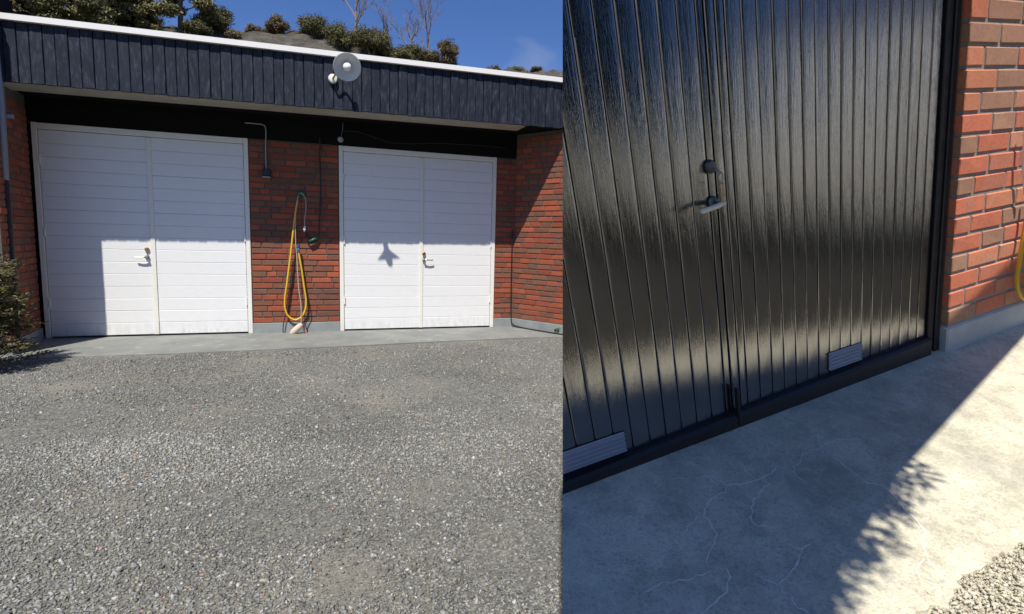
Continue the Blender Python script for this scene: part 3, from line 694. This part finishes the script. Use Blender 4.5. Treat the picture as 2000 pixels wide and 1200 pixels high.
def pcon():
    m = mat('pale_concrete', (.6, .56, .46), .75); n = N(m); g = n.geo()
    a = n.noise(g, 2.0, 6, .65); b = n.noise(g, 120, 4, .65); c2 = n.noise(g, 9, 6, .7)
    c = n.mix(n.ramp(a, [(.35, 0.), (.68, 1.)]), (.52, .49, .365), (.76, .70, .52)); c = n.mix(n.ramp(c2, [(.52, 0.), (.68, .6)]), c, (.70, .655, .53))
    c = n.mix(n.ramp(b, [(.50, 0.), (.70, .6)]), c, (.30, .285, .25))
    st = n.noise(g, 3.3, 6, .7, .5); c = n.mix(n.ramp(st, [(.50, 0.), (.66, .55)]), c, (.36, .34, .275))
    c = n.mix(n.ramp(n.noise(g, 26, 5, .75), [(.54, 0.), (.66, .55)]), c, (.75, .70, .53))
    dn = n.n('ShaderNodeTexNoise'); dn.inputs['Scale'].default_value = 5.0; dn.inputs['Detail'].default_value = 6; n.l(g, dn.inputs['Vector'])
    vm = n.n('ShaderNodeVectorMath', operation='MULTIPLY_ADD'); vm.inputs[1].default_value = (.25, .25, .25); n.l(dn.outputs['Color'], vm.inputs[0]); n.l(g, vm.inputs[2])
    vo = n.n('ShaderNodeTexVoronoi', feature='DISTANCE_TO_EDGE'); vo.inputs['Scale'].default_value = 4.2; n.l(vm.outputs[0], vo.inputs['Vector'])
    f = n.math('MULTIPLY', n.ramp(vo.outputs['Distance'], [(.0, 1.), (.003, 1.), (.009, 0.)]), n.ramp(n.noise(g, 2.3, 3, .5), [(.45, 0.), (.56, .55)])); c = n.mix(f, c, (.70, .66, .55))
    c = n.mix(n.ramp(n.noise(g, 7.5, 8, .8), [(.47, 0.), (.62, .5)]), c, (.27, .255, .20))
    n.color(c); h = n.math('ADD', n.math('MULTIPLY', b, .6), n.math('ADD', n.math('MULTIPLY', c2, .5), n.math('MULTIPLY', n.noise(g, 320, 2, .6), .35))); n.bump(h, .55, .008); return m
M['pcon'] = pcon()
def gloss_black():
    m = mat('glossy_black_paint', (.006, .0075, .012), .16, 0, 2.9); n = N(m)
    co_ = n.n('ShaderNodeAttribute'); co_.attribute_name = 'loc'
    def mpd(sc):
        q = n.n('ShaderNodeMapping'); q.inputs['Scale'].default_value = sc; n.l(co_.outputs['Vector'], q.inputs['Vector']); return q.outputs[0]
    brush = n.noise(mpd((260, 9, 1)), 1.0, 5, .65, .5)        # brush marks and wood grain running down the board
    peel = n.noise(mpd((1, .7, 1)), 170, 3, .6)               # ripple of thick paint
    sag = n.noise(mpd((1, .12, 1)), 48, 4, .6, .8)             # runs and uneven coats
    h = n.math('ADD', n.math('MULTIPLY', brush, .50), n.math('ADD', n.math('MULTIPLY', peel, .09), n.math('MULTIPLY', sag, .80)))
    bp = n.n('ShaderNodeBump'); bp.inputs['Strength'].default_value = .30; bp.inputs['Distance'].default_value = .0042; n.l(h, bp.inputs['Height']); n.l(bp.outputs[0], n.b.inputs['Normal'])
    wear = n.noise(mpd((1, .3, 1)), 14, 5, .65)
    n.rough(n.math('ADD', n.math('MULTIPLY', n.ramp(wear, [(.4, 0.), (.7, 1.)]), .09), n.math('ADD', n.math('MULTIPLY', brush, .05), .02)))
    sp_ = n.noise(mpd((1, 1, 1)), 75, 2, .5); dust = n.ramp(wear, [(.58, 0.), (.80, .035)])
    c = n.mix(n.ramp(sp_, [(.77, 0.), (.80, .4)]), (.006, .0075, .012), (.16, .17, .18)); n.color(n.mix(dust, c, (.20, .19, .17))); return m
M['gloss'] = gloss_black(); M['gloss'].node_tree.nodes['Principled BSDF'].inputs['IOR'].default_value = 3.5
M['black_rail'] = mat('worn_black_rail', (.012, .012, .014), .5)
M['vent'] = mat('pale_blue_grey_vent', (.32, .335, .38), .5)
M['old_metal'] = mat('tarnished_metal', (.16, .17, .165), .45, .8)
M['sunny_metal'] = mat('handle_sun_tint', (.90, .80, .58), .55)  # pale warm colour stands in for sunlight on the shaded handle

slab2 = MB()
top = [(-2.9, 0, .16), (1.3, 0, .22), (1.25, 0, .13), (.2, 0, -.35), (-.5, 0, -.68)] + [(-.55 - i * .015, 0, -.70 - (.0 if i < 50 else (i - 50) * .006) + .030 * noise.noise((i * .13, 3, 0)) + .016 * noise.noise((i * .55, 7, 0)) + random.uniform(-.005, .005)) for i in range(70)] + [(-2.0, 0, -1.0), (-2.9, 0, -1.2)]
P = [rs(p) for p in top]; n_ = len(P)
slab2.add(P + [Vector((p.x, p.y, -.15)) for p in P], [tuple(range(n_)), tuple(range(n_, 2 * n_))[::-1]] + [(i, i + n_, (i + 1) % n_ + n_, (i + 1) % n_) for i in range(n_)])
forecourt = slab2.build('concrete_forecourt', M['pcon'], None, cut=CUT); tag(forecourt, kind='structure')
M['crack'] = mat('crack_filling', (.80, .76, .65), .95)
def lpx(x, y):
    d = np.linalg.inv(RM) @ ray((x, y)); c0 = np.linalg.inv(RM) @ (CAM - RO); t = -c0[1] / d[1]; return c0 + t * d
def crack(pts, ox, oy, wd):
    P = [lpx(ox + x / 2, oy + y / 2) for x, y in pts]; Q = []
    for i in range(len(P) - 1):
        m = max(2, int(np.linalg.norm(P[i + 1] - P[i]) / .012))
        for j in range(m): Q.append(P[i] + (P[i + 1] - P[i]) * j / m)
    Q.append(P[-1]); n = len(Q); L_ = []; R_ = []
    for i, q in enumerate(Q):
        t = Q[min(i + 1, n - 1)] - Q[max(i - 1, 0)]; t = t / (np.linalg.norm(t) + 1e-9); nn = np.array([-t[2], 0, t[0]])
        off = .007 * noise.noise((q[0] * 40, q[2] * 40, 1)) + .004 * random.uniform(-1, 1); w_ = wd * (.35 + .65 * math.sin(math.pi * min(1, (i + .6) / n * 1.0)) ** .6) * (1 + .7 * noise.noise((q[0] * 60, q[2] * 60, 7))) * random.uniform(.5, 1.2)
        L_.append(q + nn * (off + w_)); R_.append(q + nn * (off - w_))
    mb = MB(); mb.v = [(a[0], .0012, a[2]) for a in L_] + [(a[0], .0012, a[2]) for a in R_]; mb.f = [(i, i + 1, n + i + 1, n + i) for i in range(n - 1)]
    return rb(mb, 'crack', M['crack'], forecourt)
A_ = [([(530, 668), (600, 660), (640, 685), (660, 700), (740, 690), (800, 672), (862, 620)], 2.2), ([(710, 605), (745, 650), (770, 675)], 1.5), ([(660, 702), (655, 725), (600, 750), (570, 790), (575, 820), (610, 860), (620, 890), (600, 940), (580, 1000)], 1.7),
      ([(560, 820), (520, 850), (480, 890)], 1.6), ([(805, 675), (825, 690), (790, 720), (765, 760), (745, 820), (780, 855), (830, 860)], 2.0), ([(335, 1115), (430, 1075), (490, 1075), (560, 1045), (600, 1040)], 1.4),
      ([(650, 1020), (670, 1060), (665, 1100), (650, 1130), (590, 1175), (550, 1200)], 1.7), ([(910, 1035), (870, 1085), (880, 1110), (920, 1140)], 1.6), ([(770, 1040), (830, 1075), (870, 1085)], 1.1), ([(430, 672), (530, 668)], .8)]
B_ = [([(20, 630), (60, 580), (130, 545), (180, 520), (290, 520)], 1.4), ([(125, 540), (150, 570), (200, 605), (250, 645), (310, 690), (380, 705), (430, 760), (490, 825), (530, 880), (525, 940), (545, 985), (600, 1050), (625, 1090)], 1.9), ([(300, 655), (345, 690)], 1.0),
      ([(0, 930), (50, 945), (90, 930)], 1.8), ([(50, 945), (40, 990), (0, 1055)], 1.8), ([(15, 1135), (35, 1175), (80, 1195)], 1.5), ([(530, 985), (500, 1030), (510, 1070), (580, 1085), (620, 1095)], 1.2), ([(110, 490), (125, 540)], 1.0), ([(20, 630), (30, 660), (70, 690)], 1.0)]
for p_, w_ in A_: crack(p_, 1090, 600, w_ * .0014)
for p_, w_ in B_: crack(p_, 1540, 600, w_ * .0014)
# bed of gravel along the forecourt's edge
bed = [(-2.9, -.012, -.8), (-.42, -.012, -.55), (-.42, -.012, -.66), (-1.0, -.012, -.95), (-1.4, -.012, -1.0), (-2.9, -.012, -1.25)]
P = [rs(p) for p in bed]; n_ = len(P)
M['sand'] = plinth_mat('pale_sand', (.50, .46, .36))
o = MB().add(P + [Vector((p.x, p.y, -.15)) for p in P], [tuple(range(n_)), tuple(range(n_, 2 * n_))[::-1]] + [(i, i + n_, (i + 1) % n_ + n_, (i + 1) % n_) for i in range(n_)]).build('sand_bed', M['sand'], None, cut=CUT); tag(o, kind='structure')
pts = []
while len(pts) < 7000:
    a = random.uniform(-1.5, -.45); wv = -.70 - abs(random.gauss(0, .13)) + .04 * noise.noise((a * 6, 0, 0)) + random.choice((0, 0, 0, 0, .10 * random.random() ** 2))
    if wv < -.98 or wv < .138 + (a - .95) * .474 - .12: continue
    pts.append(tuple(rs((a, -.004, wv))))
pts = np.array(pts); scatter_stones('sandy_stones', pts, rng.choice([.0012, .0016, .002, .0028, .0038, .006], len(pts)) * rng.uniform(.8, 1.3, len(pts)), M['stones'], palette='sand', label='pale sandy stones along the edge of the concrete forecourt', cat='gravel')

door = empty('black_door', (0, 0, 0)); tag(door, 'glossy black double door of narrow vertical boards', 'door')
WD = .10; TOPV = 1.75; DOOR[0] = True
left_lines = [-1.164 - .0675 * i for i in range(0, 14)]       # board edges left of the seam
right_lines = [-1.085 + .0635 * i for i in range(0, 18)]
def rail_top(u): return -.012 + .026 * (u + 1.87)
def board(u0, u1, leaf, v0=.0185, v1=TOPV, th=.018, bow=.0007):
    # narrow board with rounded, slightly bowed face and V-grooves
    n = 8; V = []; pr = []; v0 = rail_top((u0 + u1) / 2) + .001
    ph = random.uniform(-.0009, .0009)
    for i in range(n + 1):
        t = i / n; x = u0 + (u1 - u0) * t; e = min(t, 1 - t) * (u1 - u0)
        d = -bow * (1 - (2 * t - 1) ** 2) + ph * (2 * t - 1)
        if e < .0009: d += .0075
        elif e < .009: d += 0.0
        pr.append((x, d))
    # tight rounded shoulder
    pr[0] = (u0 + .0004, pr[0][1]); pr[-1] = (u1 - .0004, pr[-1][1]); pr.insert(1, (u0 + .0015, .0016)); pr.insert(2, (u0 + .0034, .0001)); pr.insert(-1, (u1 - .0034, .0001)); pr.insert(-1, (u1 - .0015, .0016))
    m = len(pr); vs = []; mv = 10
    for j in range(mv + 1):
        v = v0 + (v1 - v0) * j / mv; wv = .0005 * math.sin(v * 3.1 + u0 * 40)
        for (x, d) in pr: vs.append((x, v, WD + d + wv))
    vs += [(u0, v0, WD + th), (u1, v0, WD + th), (u0, v1, WD + th), (u1, v1, WD + th)]
    b0 = (mv + 1) * m; fs = []
    for j in range(mv):
        for i in range(m - 1): fs.append((j * m + i, j * m + i + 1, (j + 1) * m + i + 1, (j + 1) * m + i))
    mb = MB(); mb.v = vs; mb.f = fs + [tuple(range(m))[::-1] + (b0, b0 + 1), tuple(mv * m + i for i in range(m)) + (b0 + 3, b0 + 2),
        tuple(j * m for j in range(mv + 1)) + (b0 + 2, b0), tuple(j * m + m - 1 for j in range(mv, -1, -1)) + (b0 + 1, b0 + 3), (b0, b0 + 2, b0 + 3, b0 + 1)]
    o = rb(mb, 'board', M['gloss'], leaf, True)
    if o:
        me = o.data; at = me.attributes.new('loc', 'FLOAT_VECTOR', 'POINT'); co = np.zeros(len(me.vertices) * 3); me.vertices.foreach_get('co', co)
        lc = (np.linalg.inv(RM) @ (co.reshape(-1, 3) - RO).T).T + np.array([0, random.uniform(0, 5), 0]); at.data.foreach_set('vector', np.ascontiguousarray(lc).astype(np.float32).ravel())
        for p in me.polygons:
            if len(p.vertices) > 4: p.use_smooth = False
    return o
def bx(name, u0, u1, v0, v1, w0_, w1_, m, parent, c=.003): return rb(MB().cbox(u0, u1, v0, v1, w0_, w1_, c), name, m, parent)
lf1 = bx('door_leaf', -2.2, -1.168, .02, TOPV, WD + .019, WD + .055, M['black_wood'], door)
lf2 = bx('door_leaf', -1.160, .012, .02, TOPV, WD + .019, WD + .055, M['black_wood'], door)
board(-1.193, -1.166, lf1)
for i in range(13): board(-1.194 - .0685 * (i + 1), -1.194 - .0685 * i, lf1)
board(-1.161, -1.122, lf2, bow=.0015)
board(-1.121, -1.086, lf2, bow=.0015)
for i in range(17): board(-1.085 + .0643 * i, -1.085 + .0643 * (i + 1), lf2)
for (ua, ub, lf) in ((-2.2, -1.166, lf1), (-1.161, .012, lf2)):
    ra, rb_ = rail_top(ua) - .001, rail_top(ub) - .001
    rb(MB().add([(ua, -.048, WD - .030), (ua, ra - .008, WD - .030), (ua, ra, WD - .020), (ua, ra, WD + .018), (ua, -.048, WD + .018), (ub, -.044, WD - .030), (ub, rb_ - .008, WD - .030), (ub, rb_, WD - .020), (ub, rb_, WD + .018), (ub, -.044, WD + .018)],
                [(0, 1, 2, 3, 4), (9, 8, 7, 6, 5)] + [(k_, (k_ + 1) % 5, (k_ + 1) % 5 + 5, k_ + 5) for k_ in range(5)]), 'bottom_rail', M['black_rail'], lf)
bx('bolt_strip', -1.164, -1.150, -.044, .11, WD - .034, WD - .012, M['black_rail'], lf2, .004)
bx('door_frame', .010, .050, -.045, TOPV, .088, WD + .06, M['black_rail'], door, .004)
bx('door_frame', .051, .091, -.045, TOPV, .080, WD + .06, M['black_rail'], door, .004)
# louvre vents
def vent(u0, u1, v0, v1, leaf, name='vent'):
    fr = bx(name, u0, u1, v0, v1, WD - .004, WD + .002, M['black_rail'], leaf, .002)
    if not fr: return
    n = 5; h = (v1 - v0) / n
    for i in range(n):
        mb = MB(); a, b = v0 + i * h + .0062, v0 + (i + 1) * h - .0005
        mb.prism([(u0 + .003, a, WD - .005), (u0 + .003, a, WD - .013), (u0 + .003, a + .002, WD - .0135), (u0 + .003, b - .003, WD - .006), (u0 + .003, b, WD - .005)], (u1 - u0 - .008, 0, 0))
        rb(mb, 'louvre', M['vent'], fr)
vent(-1.90, -1.632, .004, .078, lf1); vent(-.652, -.445, .034, .112, lf2)
# lock, key ring, handle
hw = lf1
rb(MB().lathe([(0, 0), (.021, 0), (.021, .006), (.017, .012), (0, .013)], (-1.187, .873, WD - .003), (0, 0, -1), 24), 'lock', M['old_metal'], hw, True)
rb(MB().tube([(-1.183, .868, WD - .014), (-1.180, .862, WD - .035), (-1.176, .857, WD - .042)], .0045, 8), 'key', M['steel'], hw, True)
rb(MB().tube([(-1.1735 + .012 * math.cos(q) , .843 + .017 * math.sin(q), WD - .040 + .006 * math.cos(q)) for q in [i * math.pi / 10 for i in range(20)]], .0017, 6, True), 'key_ring', M['steel'], hw, True)
rb(MB().cbox(-1.172, -1.165, .785, .826, WD - .043, WD - .040, .001), 'key_tag', M['brass'], hw)
rb(MB().lathe([(0, 0), (.020, 0), (.020, .004), (.016, .008), (.007, .010), (.007, .04), (0, .04)], (-1.185, .764, WD - .003), (0, 0, -1), 24), 'handle_rose', M['old_metal'], hw, True)
rb(MB().tube(spline([(-1.166, .767, WD - .040), (-1.185, .766, WD - .046), (-1.215, .760, WD - .047), (-1.268, .752, WD - .045)], 6), [.0065] * 7 + [.0074] * 12, 12), 'handle', M['sunny_metal'], hw, True)

DOOR[0] = False; WD = .05
# brick wall to the right of the door
bw = empty('brick_wall', (0, 0, 0)); tag(bw, 'orange brick wall on a grey plinth beside the black door', 'brick wall')
u_at = lambda v: -.008
core3 = bx('wall', .012, 1.9, .118, TOPV, .005, .30, M['mortar2'], bw, .002)
bx('plinth', .005, 1.9, -.01, .118, -.004, .30, M['plinth2'], bw, .008)
pitch = .0785; c = 0; v = .122
while v < TOPV - .05:
    s = .0; k = 0
    while s < 1.88:
        Lb = (.215, .118)[c % 2] if k == 0 else random.choice((.24, .24, .24, .17)); k += 1
        Lb = min(Lb, 1.9 - s)
        st = random.uniform(-.0015, .0015)
        o = rb(MB().cbox(s + .007, s + Lb - .007, v + .007, v + pitch - .007, st, .05, .0035, .0012), 'brick', pick(BR2), core3)
        s += Lb
    v += pitch; c += 1
# yellow hose hanging on that wall
gh = empty('yellow_hose', rs((.55, .2, 0))); tag(gh, 'yellow hose hanging at the far right edge of the brick wall', 'hose')
def wl(x, y, wv):
    d = np.linalg.inv(RM) @ ray((x, y)); c0 = np.linalg.inv(RM) @ (CAM - RO); t = (wv - c0[2]) / d[2]; return tuple(c0 + t * d)
P = [wl(x, y, -.03) for x, y in ((2012, 380), (2003, 440), (1993, 500), (1986, 545), (1991, 574), (2004, 585), (2020, 575), (2030, 520))]
rb(MB().tube(spline(P, 8), .010, 10), 'hose', M['yellow'], gh, True)
P = [wl(x, y, -.03) for x, y in ((2004, 250), (2001, 290), (2000, 330), (2003, 380))]
gw = rb(MB().tube(spline(P, 6), .008, 10), 'white_cable', M['porcelain'], None, True)
if gw: tag(gw, 'white cable hanging above the yellow hose at the right edge', 'cable')

# unseen roof over the black door, outline projected from the wanted shade
ZR = 2.75
def up(p, z=ZR):
    p = Vector(p); t = (z - p.z) / (-LD.z); return p - LD * t
def gl(x, y):
    d = np.linalg.inv(RM) @ ray((x, y)); c0 = np.linalg.inv(RM) @ (CAM - RO); t = -c0[1] / d[1]; return rs(c0 + t * d)
tp = lambda u: (lambda a, b: a.lerp(b, (ZR - a.z) / (b.z - a.z)))(rs((u, 0, WD)), rs((u, 2.4, WD)))
poly = [tp(-2.6), tp(-.02), up(rs((-.03, TOPV, 0.0))), up(rs((-.03, .02, 0.0))), up(rs((.85, .0, .0))), up(gl(1975, 606)), up(gl(1760, 925)), up(gl(1598, 1192)), up(rs((-1.30, 0, -1.35))), up(rs((-2.9, 0, -1.5)))]
pr_ = empty('shade_roof', tp(-1.0)); tag(pr_, 'unseen dark flat roof shaped to shade the black door', 'roof')
CUTR = (CUT[0] - CUT[1] * .015, CUT[1])
MB().prism(poly, (0, 0, .10)).build('roof_deck', M['black_wood'], pr_, cut=CUTR)
# wall above the door carrying the roof
rb(MB().cbox(-2.6, 1.9, TOPV + .002, 2.45, WD - .02, WD + .25, .004), 'upper_wall', M['black_wood'], pr_)
# unseen leaves added along the roof edge to dapple its shadow
cp = empty('dapple_leaves', up(gl(1650, 1100))); tag(cp, 'unseen leaves added at the roof edge to dapple its shadow', 'plant')
cl = []
for i in range(16):
    x = 1775 - 13 * i; y = 905 + 21 * i; p = up(gl(x + random.uniform(-16, 20), y + random.uniform(-12, 18)), ZR - .02); cl.append((tuple(p), (.075, .075, .05)))
leaves(cl, 1100, .021, M['hedge'], 'foliage', cp, flat=1.5)

# ------------------------------------------------------------------ behind the viewer: mirrored in the black paint, ground and hedge added for it
M['cream'] = plinth_mat('cream_render', (.85, .80, .70)); M['roof_tile'] = mat('roof_tiles', (.10, .05, .04), .8)

rd = MB().prism([(8.5, -19.5, -.02), (14, -17, -.02), (70, -24, -.02), (70, -60, -.02), (14, -34, -.02)], (0, 0, .012)).build('yard', M['sand']); tag(rd, kind='structure')  # unseen pale ground added for a bright band in the door's reflection
def house(c, nrm, half, depth, h):
    nv = Vector((*nrm, 0)).normalized(); tv = Vector((-nv.y, nv.x, 0)); c = Vector((*c, 0))
    t = empty('neighbour_house', c); tag(t, 'cream rendered house across the yard', 'house')
    X = lambda v: tuple(c - nv * v[0] + tv * v[1] + Vector((0, 0, v[2])))
    MB().box(0, depth, -half, half, -.1, h).xf(X).build('wall', M['cream'], t)
    MB().prism([(-.4, -half - .4, h), (-.4, half + .4, h), (-.4, 0, h + 2.0)], (depth + .8, 0, 0)).xf(X).build('roof', M['roof_tile'], t)
    for k in range(3):
        yy = -half + 2 * half * (k + .5) / 3; wn_ = MB().cbox(-.03, .05, yy - .6, yy + .6, 1.0, 2.4, .01).xf(X).build('window', M['white'], t); MB().box(-.036, -.031, yy - .5, yy + .5, 1.1, 2.3).xf(X).build('pane', M['gloss_w'], wn_)
M['mirror_lawn'] = plinth_mat('dark_mirror_lawn', (.036, .030, .016))
o = MB().prism([(4.25, -7.75, -.03), (5.9, -6.85, -.03), (18, -4, -.03), (60, -12, -.03), (70, -23.9, -.03), (14, -16.9, -.03), (8.4, -19.4, -.03), (4.0, -19, -.03)], (0, 0, .065)).build('mirror_lawn', M['mirror_lawn']); tag(o, kind='structure')  # unseen grass sheet added, kept very dark to blacken the door's reflection
M['gloss_w'] = mat('window_glass', (.02, .025, .03), .05)
house((28, -17), (-.87, -.5), 6.2, 8, 7.9)
for k, (x, y, H_, R_) in enumerate(((15, -33, 12.6, 4.4), (19, -31, 11.6, 4.2), (22.5, -28.5, 12.2, 4.2), (25.5, -26, 10.6, 3.4), (11, -35, 12.4, 4.6), (26, -7.5, 8.0, 2.4))):
    pine((x, y, 0), H_, R_, ('dark spruce behind the yard nearest the drive', 'second dark spruce behind the yard', 'third dark spruce behind the yard', 'spruce beside the cream house', 'outermost spruce behind the yard', 'spruce at the north end of the cream house')[k], 22000, 'hedge', .62)
hd = empty('mirror_hedge', (10, -10.5, 0)); tag(hd, 'unseen low hedge added as a dark band mirrored in the door', 'hedge')  # unseen, added to darken a strip of what the door mirrors
leaves([((7.2 + i * .55, -11.4 + i * .07, .32), (.5, .38, .36)) for i in range(22)], 14000, .07, M['hedge'], 'foliage', hd)
